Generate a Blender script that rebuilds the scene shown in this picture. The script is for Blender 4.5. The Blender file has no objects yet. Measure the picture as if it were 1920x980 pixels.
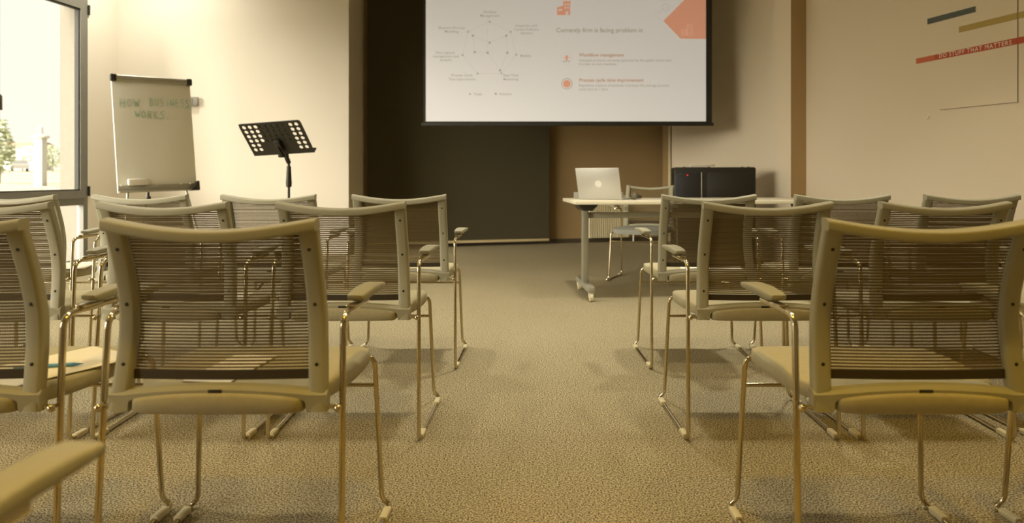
import bpy, bmesh, math, random
from mathutils import Vector, Matrix

random.seed(4)
SC = bpy.context.scene
COL = SC.collection

# ---------------------------------------------------------------- camera, world, light
FPX, VPX, VPY, EYE = 1300.0, 985.0, 329.0, 0.93
cd = bpy.data.cameras.new('camera')
cam = bpy.data.objects.new('camera', cd)
COL.objects.link(cam)
cam.location = (0, 0, EYE)
cam.rotation_euler = (math.pi / 2, 0, 0)
cd.sensor_width = 36.0
cd.lens = FPX / 1920 * 36
cd.shift_x = -(VPX - 960) / 1920
cd.shift_y = -(490 - VPY) / 1920
cd.clip_start = 0.02
cd.clip_end = 400
cd.dof.use_dof = True
cd.dof.focus_distance = 2.7
cd.dof.aperture_fstop = 3.0
SC.camera = cam

SC.view_settings.view_transform = 'Standard'
SC.view_settings.look = 'None'
SC.view_settings.gamma = 1
SC.view_settings.use_curve_mapping = False
SC.view_settings.exposure = 0.12
SC.cycles.transparent_max_bounces = 40
SC.cycles.max_bounces = 8
SC.cycles.diffuse_bounces = 4
SC.cycles.sample_clamp_indirect = 4.0

SKY = (1.0, 0.955, 0.85)
world = bpy.data.worlds.new('sky')
SC.world = world
world.use_nodes = True
bg = world.node_tree.nodes['Background']
bg.inputs[0].default_value = (*SKY, 1)
bg.inputs[1].default_value = 1.0


def sun(energy, color, angle, direction):
    d = bpy.data.lights.new('sun', 'SUN')
    d.energy = energy
    d.color = color
    d.angle = math.radians(angle)
    o = bpy.data.objects.new('sun', d)
    COL.objects.link(o)
    o.rotation_euler = Vector(direction).to_track_quat('-Z', 'Y').to_euler()
    o.location = (-12, -2, 8)
    return o


def ceiling_and_fill_lamp(x, y, power, color, size=0.22, spread=150):
    d = bpy.data.lights.new('ceiling_and_fill_lamp', 'AREA')
    d.shape = 'DISK'
    d.size = size
    d.energy = power
    d.color = color
    d.spread = math.radians(spread)
    o = bpy.data.objects.new('ceiling_and_fill_lamp', d)
    COL.objects.link(o)
    o.location = (x, y, 3.66)


sun(24, (1.0, 0.94, 0.83), 60, (0.60, 0.70, -0.44))
WARM, AMBER = (1.0, 0.94, 0.80), (1.0, 0.62, 0.05)
for lx in (-2.6, 0.2, 2.6):
    ceiling_and_fill_lamp(lx, 0.5, 15, AMBER, spread=85)  # added amber lamps, put in to tint the foreground yellow
    ceiling_and_fill_lamp(lx * 0.8, 2.2, 16, (1.0, 0.88, 0.64), spread=150)
    ceiling_and_fill_lamp(lx * 0.7, 4.2, 17, WARM, spread=84)
ceiling_and_fill_lamp(-3.7, 6.85, 36, WARM, spread=150)  # added fill lamp that brightens the wall corner by the window

# ---------------------------------------------------------------- helpers


def lin(r, g, b):
    def f(c):
        c /= 255.0
        return c / 12.92 if c <= 0.04045 else ((c + 0.055) / 1.055) ** 2.4
    return (f(r), f(g), f(b), 1)


def mat(name, rgb, rough=0.6, metal=0.0, bump=0.0, bscale=200.0, emit=0.0, var=0.0, vscale=8.0):
    m = bpy.data.materials.new(name)
    m.use_nodes = True
    nt = m.node_tree
    p = nt.nodes['Principled BSDF']
    c = lin(*rgb)
    p.inputs['Base Color'].default_value = c
    p.inputs['Roughness'].default_value = rough
    p.inputs['Metallic'].default_value = metal
    if emit:
        p.inputs['Emission Color'].default_value = c
        p.inputs['Emission Strength'].default_value = emit
    if bump or var:
        tc = nt.nodes.new('ShaderNodeTexCoord')
    if var:
        n = nt.nodes.new('ShaderNodeTexNoise')
        n.inputs['Scale'].default_value = vscale
        n.inputs['Detail'].default_value = 4
        r = nt.nodes.new('ShaderNodeValToRGB')
        r.color_ramp.elements[0].position = 0.3
        r.color_ramp.elements[1].position = 0.7
        r.color_ramp.elements[0].color = (*[v * (1 - var) for v in c[:3]], 1)
        r.color_ramp.elements[1].color = (*[min(1, v * (1 + var)) for v in c[:3]], 1)
        nt.links.new(tc.outputs['Object'], n.inputs['Vector'])
        nt.links.new(n.outputs['Fac'], r.inputs['Fac'])
        nt.links.new(r.outputs['Color'], p.inputs['Base Color'])
    if bump:
        n2 = nt.nodes.new('ShaderNodeTexNoise')
        n2.inputs['Scale'].default_value = bscale
        n2.inputs['Detail'].default_value = 3
        b = nt.nodes.new('ShaderNodeBump')
        b.inputs['Strength'].default_value = bump
        b.inputs['Distance'].default_value = 0.002
        nt.links.new(tc.outputs['Object'], n2.inputs['Vector'])
        nt.links.new(n2.outputs['Fac'], b.inputs['Height'])
        nt.links.new(b.outputs['Normal'], p.inputs['Normal'])
    return m


def carpet_mat():
    m = bpy.data.materials.new('loop_carpet')
    m.use_nodes = True
    nt = m.node_tree
    p = nt.nodes['Principled BSDF']
    p.inputs['Roughness'].default_value = 0.95
    p.inputs['Specular IOR Level'].default_value = 0.1
    tc = nt.nodes.new('ShaderNodeTexCoord')
    n = nt.nodes.new('ShaderNodeTexNoise')
    n.inputs['Scale'].default_value = 190
    n.inputs['Detail'].default_value = 2
    n.inputs['Roughness'].default_value = 0.7
    r = nt.nodes.new('ShaderNodeValToRGB')
    e = r.color_ramp.elements
    e[0].position, e[1].position = 0.38, 0.62
    e[0].color, e[1].color = lin(62, 55, 40), lin(200, 186, 148)
    n2 = nt.nodes.new('ShaderNodeTexNoise')
    n2.inputs['Scale'].default_value = 1.2
    n2.inputs['Detail'].default_value = 2
    mx = nt.nodes.new('ShaderNodeMix')
    mx.data_type = 'RGBA'
    mx.blend_type = 'MULTIPLY'
    mr = nt.nodes.new('ShaderNodeMapRange')
    mr.inputs['To Min'].default_value = 0.88
    mr.inputs['To Max'].default_value = 1.08
    mx.inputs['Factor'].default_value = 1.0
    L = nt.links.new
    L(tc.outputs['Object'], n.inputs['Vector'])
    L(tc.outputs['Object'], n2.inputs['Vector'])
    L(n.outputs['Fac'], r.inputs['Fac'])
    L(n2.outputs['Fac'], mr.inputs['Value'])
    L(r.outputs['Color'], mx.inputs['A'])
    L(mr.outputs['Result'], mx.inputs['B'])
    L(mx.outputs['Result'], p.inputs['Base Color'])
    b = nt.nodes.new('ShaderNodeBump')
    b.inputs['Strength'].default_value = 0.7
    b.inputs['Distance'].default_value = 0.006
    L(n.outputs['Fac'], b.inputs['Height'])
    L(b.outputs['Normal'], p.inputs['Normal'])
    return m


def mesh_fabric_mat():
    """Woven seat-back mesh: rows of small openings between dark threads."""
    m = bpy.data.materials.new('woven_mesh')
    m.use_nodes = True
    nt = m.node_tree
    L = nt.links.new
    p = nt.nodes['Principled BSDF']
    p.inputs['Base Color'].default_value = lin(100, 84, 46)
    p.inputs['Roughness'].default_value = 0.7
    out = nt.nodes['Material Output']
    tc = nt.nodes.new('ShaderNodeTexCoord')
    sx = nt.nodes.new('ShaderNodeSeparateXYZ')
    L(tc.outputs['Object'], sx.inputs[0])

    def rows(sock, pitch, lo, hi):
        a = nt.nodes.new('ShaderNodeMath'); a.operation = 'DIVIDE'
        L(sock, a.inputs[0]); a.inputs[1].default_value = pitch
        f = nt.nodes.new('ShaderNodeMath'); f.operation = 'FRACT'
        L(a.outputs[0], f.inputs[0])
        d = nt.nodes.new('ShaderNodeMath'); d.operation = 'SUBTRACT'
        L(f.outputs[0], d.inputs[0]); d.inputs[1].default_value = 0.5
        ab = nt.nodes.new('ShaderNodeMath'); ab.operation = 'ABSOLUTE'
        L(d.outputs[0], ab.inputs[0])
        mr = nt.nodes.new('ShaderNodeMapRange')
        mr.inputs['From Min'].default_value = lo
        mr.inputs['From Max'].default_value = hi
        mr.inputs['To Min'].default_value = 1
        mr.inputs['To Max'].default_value = 0
        L(ab.outputs[0], mr.inputs['Value'])
        return mr.outputs['Result']
    rz = rows(sx.outputs['Z'], 0.0068, 0.175, 0.245)
    rx = rows(sx.outputs['X'], 0.0038, 0.27, 0.35)
    mul = nt.nodes.new('ShaderNodeMath'); mul.operation = 'MULTIPLY'
    L(rz, mul.inputs[0]); L(rx, mul.inputs[1])
    tr = nt.nodes.new('ShaderNodeBsdfTransparent')
    ms = nt.nodes.new('ShaderNodeMixShader')
    L(mul.outputs[0], ms.inputs[0])
    L(p.outputs[0], ms.inputs[1])
    L(tr.outputs[0], ms.inputs[2])
    L(ms.outputs[0], out.inputs['Surface'])
    return m


def glass_mat():
    m = bpy.data.materials.new('window_glass')
    m.use_nodes = True
    nt = m.node_tree
    nt.nodes.remove(nt.nodes['Principled BSDF'])
    tr = nt.nodes.new('ShaderNodeBsdfTransparent')
    tr.inputs[0].default_value = (1.0, 0.995, 0.97, 1)
    gl = nt.nodes.new('ShaderNodeBsdfGlossy')
    gl.inputs['Roughness'].default_value = 0.02
    lw = nt.nodes.new('ShaderNodeFresnel')
    lw.inputs['IOR'].default_value = 1.12
    mx = nt.nodes.new('ShaderNodeMixShader')
    nt.links.new(lw.outputs[0], mx.inputs[0])
    nt.links.new(tr.outputs[0], mx.inputs[1])
    nt.links.new(gl.outputs[0], mx.inputs[2])
    nt.links.new(mx.outputs[0], nt.nodes['Material Output'].inputs['Surface'])
    return m


M = dict(
    wall=mat('painted_plaster', (227, 219, 203), 0.85, bump=0.08, bscale=350),
    beige=mat('shaded_beige_paint', (220, 206, 180), 0.85, bump=0.08, bscale=350),  # darker copy of the wall paint, weaker window light put into the colour
    tan=mat('tan_paint', (172, 144, 100), 0.85, bump=0.08, bscale=350),
    brown=mat('brown_paint', (140, 116, 76), 0.85, bump=0.08, bscale=350),
    ceiling=mat('ceiling_paint', (225, 220, 208), 0.9),
    carpet=carpet_mat(),
    shade_strip=mat('shade_strip', (62, 50, 32), 0.7),
    winframe=mat('window_frame_paint', (118, 116, 106), 0.45, var=0.06),
    gasket=mat('rubber_gasket', (52, 50, 44), 0.7),
    glass=glass_mat(),
    plastic=mat('chair_plastic', (154, 149, 124), 0.5, bump=0.12, bscale=500),
    seat=mat('seat_fabric', (170, 161, 128), 0.9, bump=0.15, bscale=900, var=0.04, vscale=60),
    seatblue=mat('seat_fabric_blue_grey', (136, 135, 124), 0.9, bump=0.15, bscale=900),
    mesh=mesh_fabric_mat(),
    hem=mat('mesh_hem', (58, 48, 26), 0.8),
    chrome=mat('chrome_tube', (205, 192, 160), 0.14, 1.0),
    dark=mat('dark_plastic', (40, 37, 28), 0.5),
    screw=mat('screw_head', (48, 42, 28), 0.5, 0.4),
    glide=mat('clear_glide', (206, 196, 158), 0.3),
    blind=mat('blind_fabric', (62, 55, 31), 0.9, bump=0.1, bscale=600),
    cream=mat('cream_bar', (196, 176, 132), 0.5),
    alu=mat('brushed_aluminium', (176, 174, 160), 0.38, 0.75),
    silver=mat('silver_lid', (186, 184, 176), 0.36, 0.35),
    pale=mat('pale_logo', (216, 213, 202), 0.4),
    board=mat('flipchart_board', (238, 236, 222), 0.5),
    ink=mat('green_marker_ink', (122, 184, 168), 0.7),
    white=mat('white_plastic', (228, 222, 204), 0.4),
    black=mat('black_metal', (38, 35, 27), 0.5, 0.2),
    tabletop=mat('laminate_top', (214, 206, 180), 0.4),
    tableleg=mat('grey_powder_coat', (150, 146, 128), 0.4, 0.3),
    screen=mat('projected_white', (207, 205, 204), 0.8, emit=0.40),
    slidegrey=mat('projected_grey', (168, 164, 152), 0.8, emit=0.36),
    slidelight=mat('projected_light_grey', (192, 191, 188), 0.8, emit=0.4),
    slidepale=mat('projected_pale_orange', (216, 172, 150), 0.8, emit=0.46),
    slideorange=mat('projected_orange', (203, 146, 120), 0.8, emit=0.46),
    slidebrown=mat('projected_brown', (176, 142, 112), 0.8, emit=0.4),
    border=mat('screen_border', (36, 33, 24), 0.7),
    rad=mat('radiator_enamel', (196, 184, 148), 0.45),
    red=mat('red_vinyl', (176, 70, 26), 0.5),
    redlight=mat('faded_red_vinyl', (190, 96, 52), 0.5),
    yellow=mat('ochre_vinyl', (170, 146, 72), 0.5),
    blue=mat('slate_vinyl', (78, 84, 76), 0.5),
    line=mat('thin_grey_line', (120, 104, 78), 0.6),
    lettering=mat('white_lettering', (240, 232, 212), 0.5),
    paper=mat('paper', (236, 228, 202), 0.7),
    penblue=mat('blue_pen', (104, 168, 216), 0.4),
    led=mat('red_led', (230, 40, 30), 0.4, emit=1.5),
    bluestrip=mat('blue_edge', (58, 84, 104), 0.4),
    key=mat('keyboard_black', (34, 33, 32), 0.5),
    steel=mat('grille_mesh', (120, 112, 92), 0.45, 0.6, bump=0.8, bscale=900),
    socket=mat('grey_socket', (150, 148, 138), 0.4),
    concrete=mat('pylon_concrete', (184, 180, 168), 0.95),
    stucco=mat('stucco', (98, 93, 83), 0.95, bump=0.6, bscale=60, var=0.05, vscale=30),
    ground=mat('pale_ground', (150, 144, 124), 0.95, var=0.06, vscale=0.3),
    leaf=mat('leaf_green', (168, 174, 142), 0.8, var=0.2, vscale=0.8),
    bark=mat('bark', (110, 102, 84), 0.9),
    car=mat('car_paint', (150, 148, 142), 0.3),
    carglass=mat('car_glass', (110, 110, 106), 0.2),
    tyre=mat('tyre', (80, 78, 74), 0.9),
    rooftile=mat('red_roof', (150, 112, 92), 0.8),
)


def tag(o, label=None, cat=None, group=None, kind=None):
    if label:
        o['label'] = label
    if cat:
        o['category'] = cat
    if group:
        o['group'] = group
    if kind:
        o['kind'] = kind
    return o


def empty(name, loc=(0, 0, 0), rz=0.0):
    o = bpy.data.objects.new(name, None)
    COL.objects.link(o)
    o.empty_display_size = 0.1
    o.location = loc
    o.rotation_euler = (0, 0, rz)
    return o


def thing(name, label, cat, loc=(0, 0, 0), rz=0.0, group=None):
    return tag(empty(name, loc, rz), label, cat, group)


class MB:
    """Collects shapes into one mesh."""

    def __init__(self):
        self.bm = bmesh.new()

    def _grid(self, rings, closed=True, cap=True):
        bm = self.bm
        R = [[bm.verts.new(p) for p in r] for r in rings]
        n = len(R[0])
        for a, b in zip(R, R[1:]):
            for i in range(n if closed else n - 1):
                j = (i + 1) % n
                bm.faces.new((a[i], a[j], b[j], b[i]))
        if cap and closed:
            bm.faces.new(R[0][::-1])
            bm.faces.new(R[-1])
        return R

    def box(self, c, s, bev=0.0, seg=2, rot=None):
        mtx = Matrix.Translation(Vector(c))
        if rot is not None:
            mtx = mtx @ rot.to_4x4()
        mtx = mtx @ Matrix.Diagonal((s[0], s[1], s[2], 1))
        g = bmesh.ops.create_cube(self.bm, size=1.0, matrix=mtx)
        if bev:
            es = list({e for v in g['verts'] for e in v.link_edges})
            bmesh.ops.bevel(self.bm, geom=es, offset=bev, segments=seg, affect='EDGES', profile=0.5)
        return self

    def cyl(self, a, b, r, r2=None, n=20):
        a, b = Vector(a), Vector(b)
        self.tube([a, b], r, n=n, r2=r2)
        return self

    def tube(self, pts, r, n=12, r2=None, radii=None):
        pts = [Vector(p) for p in pts]
        k = len(pts)
        if radii is None:
            radii = [r if r2 is None else r + (r2 - r) * i / (k - 1) for i in range(k)]
        tang = []
        for i in range(k):
            t = (pts[min(i + 1, k - 1)] - pts[max(i - 1, 0)])
            tang.append(t.normalized())
        ref = Vector((0, 0, 1)) if abs(tang[0].z) < 0.9 else Vector((1, 0, 0))
        u = tang[0].cross(ref).normalized()
        rings = []
        for i in range(k):
            u = (u - tang[i] * u.dot(tang[i])).normalized()
            v = tang[i].cross(u)
            rings.append([pts[i] + (u * math.cos(q) + v * math.sin(q)) * radii[i]
                          for q in [2 * math.pi * j / n for j in range(n)]])
        self._grid(rings)
        return self

    def loft(self, rings):
        self._grid([[Vector(p) for p in r] for r in rings])
        return self

    def lathe(self, prof, center=(0, 0, 0), n=24, axis=Matrix.Identity(3)):
        c = Vector(center)
        rings = [[c + axis @ Vector((r * math.cos(q), r * math.sin(q), z))
                  for q in [2 * math.pi * j / n for j in range(n)]] for r, z in prof]
        self._grid(rings)
        return self

    def prism(self, poly, z0, z1):
        self._grid([[Vector((x, y, z0)) for x, y in poly], [Vector((x, y, z1)) for x, y in poly]])
        return self

    def poly(self, pts, off):
        """A flat polygon given thickness: pts (3-D), extruded by the vector off."""
        off = Vector(off)
        self._grid([[Vector(p) for p in pts], [Vector(p) + off for p in pts]])
        return self

    def sphere(self, c, r, seg=16, ring=10, scale=(1, 1, 1)):
        mtx = Matrix.Translation(Vector(c)) @ Matrix.Diagonal((*scale, 1))
        bmesh.ops.create_uvsphere(self.bm, u_segments=seg, v_segments=ring, radius=r, matrix=mtx)
        return self

    def build(self, name, m, parent=None, smooth=40, loc=None, rot=None):
        bmesh.ops.recalc_face_normals(self.bm, faces=self.bm.faces[:])
        me = bpy.data.meshes.new(name)
        self.bm.to_mesh(me)
        self.bm.free()
        me.materials.append(m)
        if smooth:
            me.polygons.foreach_set('use_smooth', [True] * len(me.polygons))
            me.set_sharp_from_angle(angle=math.radians(smooth))
        o = bpy.data.objects.new(name, me)
        COL.objects.link(o)
        if parent is not None:
            o.parent = parent
        if loc is not None:
            o.location = loc
        if rot is not None:
            o.rotation_euler = rot
        return o


def copy_tree(o, parent=None):
    c = o.copy()
    COL.objects.link(c)
    c.parent = parent
    for ch in list(o.children):
        copy_tree(ch, c)
    return c


def fillet(pts, rad, n=6):
    """Rounds the corners of a polyline."""
    P = [Vector(p) for p in pts]
    if not isinstance(rad, (list, tuple)):
        rad = [rad] * len(P)
    out = [P[0]]
    for i in range(1, len(P) - 1):
        a, b, c = P[i - 1], P[i], P[i + 1]
        d1, d2 = (a - b), (c - b)
        r = min(rad[i], d1.length * 0.48, d2.length * 0.48)
        s, e = b + d1.normalized() * r, b + d2.normalized() * r
        for k in range(n + 1):
            t = k / n
            out.append(s * (1 - t) ** 2 + b * 2 * t * (1 - t) + e * t ** 2)
    out.append(P[-1])
    return out


def rrect(w, h, r, n=3):
    """Rounded rectangle profile, counter-clockwise, centred."""
    pts = []
    for cx, cy, a0 in ((w / 2 - r, h / 2 - r, 0), (-w / 2 + r, h / 2 - r, 90), (-w / 2 + r, -h / 2 + r, 180), (w / 2 - r, -h / 2 + r, 270)):
        for k in range(n + 1):
            a = math.radians(a0 + 90 * k / n)
            pts.append((cx + r * math.cos(a), cy + r * math.sin(a)))
    return pts


def text_mesh(bm, string, place, bold=0.0, spacing=1.0):
    """Adds flat lettering to bm. place(x, y) maps text units (x scaled 0..1 across the line, y in units of the cap height) to 3-D."""
    cu = bpy.data.curves.new('lettering', 'FONT')
    cu.body = string
    cu.size = 1.0
    cu.offset = bold
    cu.resolution_u = 3
    cu.space_character = spacing
    o = bpy.data.objects.new('lettering', cu)
    COL.objects.link(o)
    dg = bpy.context.evaluated_depsgraph_get()
    me = o.evaluated_get(dg).to_mesh()
    xs = [v.co.x for v in me.vertices]
    x0, x1 = min(xs), max(xs)
    vs = [bm.verts.new(place((v.co.x - x0) / (x1 - x0), v.co.y / 0.70)) for v in me.vertices]
    for f in me.polygons:
        try:
            bm.faces.new([vs[i] for i in f.vertices])
        except ValueError:
            pass
    o.evaluated_get(dg).to_mesh_clear()
    bpy.data.objects.remove(o)
    bpy.data.curves.remove(cu)


# ---------------------------------------------------------------- the room
TOP = 3.7


def left_x(y):
    return -4.45 + 0.11 * (y - 7.585)


def right_x(y):
    return 4.875 - 0.2917 * y


U_LEFT = Vector((0.11, 1, 0)).normalized()
N_LEFT = Vector((-1, 0.11, 0)).normalized()       # out of the room
U_RIGHT = Vector((0.2917, -1, 0)).normalized()    # along the right wall, towards the camera
N_RIGHT = Vector((-1, -0.2917, 0)).normalized()   # into the room
CORNER_L, PART_R, ALC_L, ALC_R = (-4.45, 7.585), (-2.09, 8.2), (-2.06, 8.88), (1.978, 9.93)
BACK0 = -3.0
OUT = [(left_x(BACK0), BACK0), CORNER_L, PART_R, ALC_L, ALC_R, (right_x(BACK0), BACK0)]

fl = MB().prism(OUT, -0.1, 0.0).build('floor', M['carpet'], smooth=0)
tag(fl, kind='structure')
ce = MB().prism(OUT, TOP, TOP + 0.1).build('ceiling', M['ceiling'], smooth=0)
tag(ce, kind='structure')


def wall_seg(mb, p, q, z0, z1, t):
    """A wall slab from p to q, thickness t to the left of the direction p->q."""
    p, q = Vector((*p, 0)), Vector((*q, 0))
    d = (q - p).normalized()
    n = Vector((-d.y, d.x, 0)) * t
    mb.prism([(p.x, p.y), (q.x, q.y), (q.x + n.x, q.y + n.y), (p.x + n.x, p.y + n.y)], z0, z1)
    return mb


WIN0, WINW, NWIN, WINTOP = 7.13, 1.18, 7, 2.75
WEND = WIN0 - WINW * NWIN
mb = MB()
wall_seg(mb, (left_x(WIN0), WIN0), CORNER_L, 0, TOP, 0.11)
wall_seg(mb, (left_x(WEND), WEND), (left_x(WIN0), WIN0), WINTOP, TOP, 0.28)
wall_seg(mb, (left_x(BACK0), BACK0), (left_x(WEND), WEND), 0, TOP, 0.28)
tag(mb.build('wall_left', M['wall'], smooth=0), kind='structure')
tag(wall_seg(MB(), CORNER_L, PART_R, 0, TOP, 0.3).build('wall_front', M['wall'], smooth=0), kind='structure')
tag(MB().prism([(PART_R[0], PART_R[1]), (PART_R[0] - 0.25, PART_R[1] - 0.02 + 0.24), (ALC_L[0] - 0.25, ALC_L[1] + 0.2), (ALC_L[0], ALC_L[1])], 0, TOP).build('wall_return', M['beige'], smooth=0), kind='structure')
tag(wall_seg(MB(), ALC_L, ALC_R, 0, TOP, 0.2).build('wall_back', M['brown'], smooth=0), kind='structure')
tag(wall_seg(MB(), ALC_R, (right_x(BACK0), BACK0), 0, TOP, 0.2).build('wall_right', M['beige'], smooth=0), kind='structure')
tag(wall_seg(MB(), (right_x(BACK0), BACK0), (left_x(BACK0), BACK0), 0, TOP, 0.2).build('wall_rear', M['wall'], smooth=0), kind='structure')
# pilaster on the right wall
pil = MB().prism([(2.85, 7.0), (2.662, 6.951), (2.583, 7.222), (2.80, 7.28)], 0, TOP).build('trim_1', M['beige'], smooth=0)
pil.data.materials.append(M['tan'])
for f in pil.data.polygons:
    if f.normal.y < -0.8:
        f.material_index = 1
tag(pil, kind='structure')
mb = MB()
wall_seg(mb, (ALC_L[0] + 0.02, ALC_L[1] - 0.008), (ALC_R[0] - 0.03, ALC_R[1] - 0.022), 0.0, 0.06, 0.012)
tag(mb.build('shade_strip_back', M['shade_strip'], smooth=0), kind='structure')  # added dark strip standing in for the floor shadow along the back wall


# rough rendered outer jamb beside the last window
jx, jy = left_x(WIN0), WIN0
ja, jb = Vector((jx, jy, 0)) + N_LEFT * .112, Vector((jx, jy, 0)) + N_LEFT * .31
jc, jd = jb + U_LEFT * .8, ja + U_LEFT * .8
tag(MB().prism([(q.x, q.y) for q in (ja, jb, jc, jd)], -.4, TOP).build('trim_3', M['stucco'], smooth=0), kind='structure')


# windows on the left wall
def lw(s_y, d, z):
    """Point on the left wall at depth s_y, d metres into the room."""
    p = Vector((left_x(s_y), s_y, 0)) - N_LEFT * d
    return (p.x, p.y, z)


def wbar(mb, y0, y1, z0, z1, d0, d1):
    mb.loft([[lw(y0, d0, z0), lw(y1, d0, z0), lw(y1, d1, z0), lw(y0, d1, z0)],
             [lw(y0, d0, z1), lw(y1, d0, z1), lw(y1, d1, z1), lw(y0, d1, z1)]])


for k in range(NWIN):
    yb, ya = WIN0 - WINW * k, WIN0 - WINW * (k + 1)
    w = tag(empty('window_%d' % (k + 1), lw((ya + yb) / 2, 0, 0)), kind='structure')
    inv = Matrix.Translation(-Vector(w.location))
    fr, sa, gk, gl = MB(), MB(), MB(), MB()
    d0, d1 = -0.07, 0.0
    for (y0, y1, z0, z1) in ((yb - .06, yb, 0, WINTOP), (ya, ya + .06, 0, WINTOP), (ya + .06, yb - .06, WINTOP - .06, WINTOP),
                             (ya + .06, yb - .06, 0, .08), (ya + .06, yb - .06, .63, .71)):
        wbar(fr, y0, y1, z0, z1, d0, d1)
    sy0, sy1, sz0, sz1 = ya + .05, yb - .05, .70, WINTOP - .05
    for (y0, y1, z0, z1) in ((sy1 - .07, sy1, sz0, sz1), (sy0, sy0 + .07, sz0, sz1), (sy0 + .07, sy1 - .07, sz1 - .08, sz1), (sy0 + .07, sy1 - .07, sz0, sz0 + .08)):
        wbar(sa, y0, y1, z0, z1, -.05, .018)
    for (y0, y1, z0, z1) in ((sy1 - .082, sy1 - .068, sz0 + .07, sz1 - .07), (sy0 + .068, sy0 + .082, sz0 + .07, sz1 - .07),
                             (sy0 + .08, sy1 - .08, sz1 - .092, sz1 - .078), (sy0 + .08, sy1 - .08, sz0 + .078, sz0 + .092)):
        wbar(gk, y0, y1, z0, z1, -.04, .004)
    wbar(gl, sy0 + .075, sy1 - .075, sz0 + .075, sz1 - .075, -.045, -.035)
    wbar(gl, ya + .05, yb - .05, .07, .64, -.05, -.04)
    for b, n, m in ((fr, 'window_frame', 'winframe'), (sa, 'window_sash', 'winframe'), (gk, 'gasket', 'gasket'), (gl, 'window_pane', 'glass')):
        b.bm.transform(inv)
        b.build(n, M[m], w, smooth=0)
    hg = MB()
    for z in (.72, WINTOP - .17):
        hg.cyl(lw(yb + .004, .012, z), lw(yb + .004, .012, z + .1), .012, n=10)
    hg.bm.transform(inv)
    hg.build('hinge', M['gasket'], w)
    hd = MB()
    hc = sy0 + .035
    hd.loft([[lw(hc - .014, .018, 1.56), lw(hc + .014, .018, 1.56), lw(hc + .014, .03, 1.56), lw(hc - .014, .03, 1.56)],
             [lw(hc - .014, .018, 1.66), lw(hc + .014, .018, 1.66), lw(hc + .014, .03, 1.66), lw(hc - .014, .03, 1.66)]])
    hd.tube(fillet([lw(hc, .02, 1.63), lw(hc, .06, 1.63), lw(hc, .062, 1.50)], .02), .011, n=10)
    hd.bm.transform(inv)
    hd.build('handle', M['winframe'], w)
    pd_ = bpy.data.lights.new('daylight_portal', 'AREA')
    pd_.shape = 'RECTANGLE'
    pd_.size, pd_.size_y = WINW, WINTOP
    pd_.cycles.is_portal = True
    po = bpy.data.objects.new('daylight_portal', pd_)
    COL.objects.link(po)
    po.location = lw((ya + yb) / 2, -.12, WINTOP / 2)
    po.rotation_euler = (-N_LEFT).to_track_quat('-Z', 'Y').to_euler()

# ---------------------------------------------------------------- roller blind on the back wall
UB = Vector((ALC_R[0] - ALC_L[0], ALC_R[1] - ALC_L[1], 0)).normalized()
NB = Vector((UB.y, -UB.x, 0))                     # into the room
RB = math.atan2(UB.y, UB.x)
bl = thing('roller_blind', 'dark olive roller blind hanging on the back wall behind the projection screen', 'blind', (*[(Vector((*ALC_L, 0)) + UB * 0.03 + NB * 0.10)[i] for i in (0, 1)], 0), RB)
BW = 2.405
MB().box((BW / 2, 0, 1.83), (BW, .006, 3.5)).build('blind_fabric', M['blind'], bl, smooth=0)
MB().box((BW / 2, -.004, .062), (BW, .022, .034), .006).build('bottom_bar', M['cream'], bl)
MB().cyl((-.0, .03, 3.6), (BW, .03, 3.6), .035).build('roller', M['cream'], bl)

# radiator under the back wall
p0 = Vector((*ALC_L, 0)) + UB * ((0.84 + 2.06) / UB.x) + NB * 0.045
rd = thing('radiator', 'cream ribbed panel radiator low on the brown back wall behind the table', 'radiator', p0, RB)
mb = MB()
RWD = .62
prof = []
nr = 19
for i in range(nr):
    x = .012 + (RWD - .024) * i / nr
    wv = (RWD - .024) / nr
    for (fx, dy) in ((.0, -.052), (.12, -.064), (.55, -.064), (.68, -.052)):
        prof.append((x + fx * wv, dy))
prof += [(RWD - .012, -.052), (RWD, -.04), (RWD, 0), (0, 0), (0, -.04)]
mb.prism(prof, .07, .64)
mb.build('panel', M['rad'], rd, smooth=25)
MB().box((RWD / 2, -.03, .648), (RWD + .02, .075, .02), .006).build('top_grille', M['rad'], rd)
MB().cyl((RWD - .01, -.03, .12), (RWD + .06, -.03, .12), .011, n=10).cyl((RWD + .06, -.03, .0), (RWD + .06, -.03, .15), .009, n=10).cyl((RWD + .035, -.03, .12), (RWD + .07, -.03, .12), .02, n=12).build('valve', M['white'], rd)

py_ = 9.70
pp = Vector((right_x(py_), py_, 0)) + N_RIGHT * 0.03
q0, q1 = Vector((*ALC_R, 0)), Vector((*ALC_R, 0)) + U_RIGHT * .19
q2, q3 = q1 + N_RIGHT * .012, q0 + N_RIGHT * .012
tag(MB().prism([(q.x, q.y) for q in (q0, q1, q2, q3)], 0, TOP).build('trim_2', M['brown'], smooth=0), kind='structure')
tag(MB().cyl((0, 0, 0), (0, 0, TOP), .018, n=12).build('wall_pipe', M['rad'], loc=pp), 'thin pale vertical pipe in the alcove corner beside the black cabinet', 'pipe')

# ---------------------------------------------------------------- projection screen with the slide
SD = 7.8
K = FPX / SD


def sx(px):
    return (px - VPX) / K


def sz(py):
    return EYE + (VPY - py) / K


scr = thing('projection_screen', 'large pull-down projection screen showing a slide with a diagram and bullet points', 'projection screen', (sx(1060), SD, 0))
OX = sx(1060)


def SP(px, py, d=0.0):
    return Vector((sx(px) - OX, -d, sz(py)))


def srect(mb, x0, y0, x1, y1, d0, d1):
    mb.box(((sx(x0) + sx(x1)) / 2 - OX, -(d0 + d1) / 2, (sz(y0) + sz(y1)) / 2), (abs(sx(x1) - sx(x0)), abs(d1 - d0), abs(sz(y0) - sz(y1))))
    return mb


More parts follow.
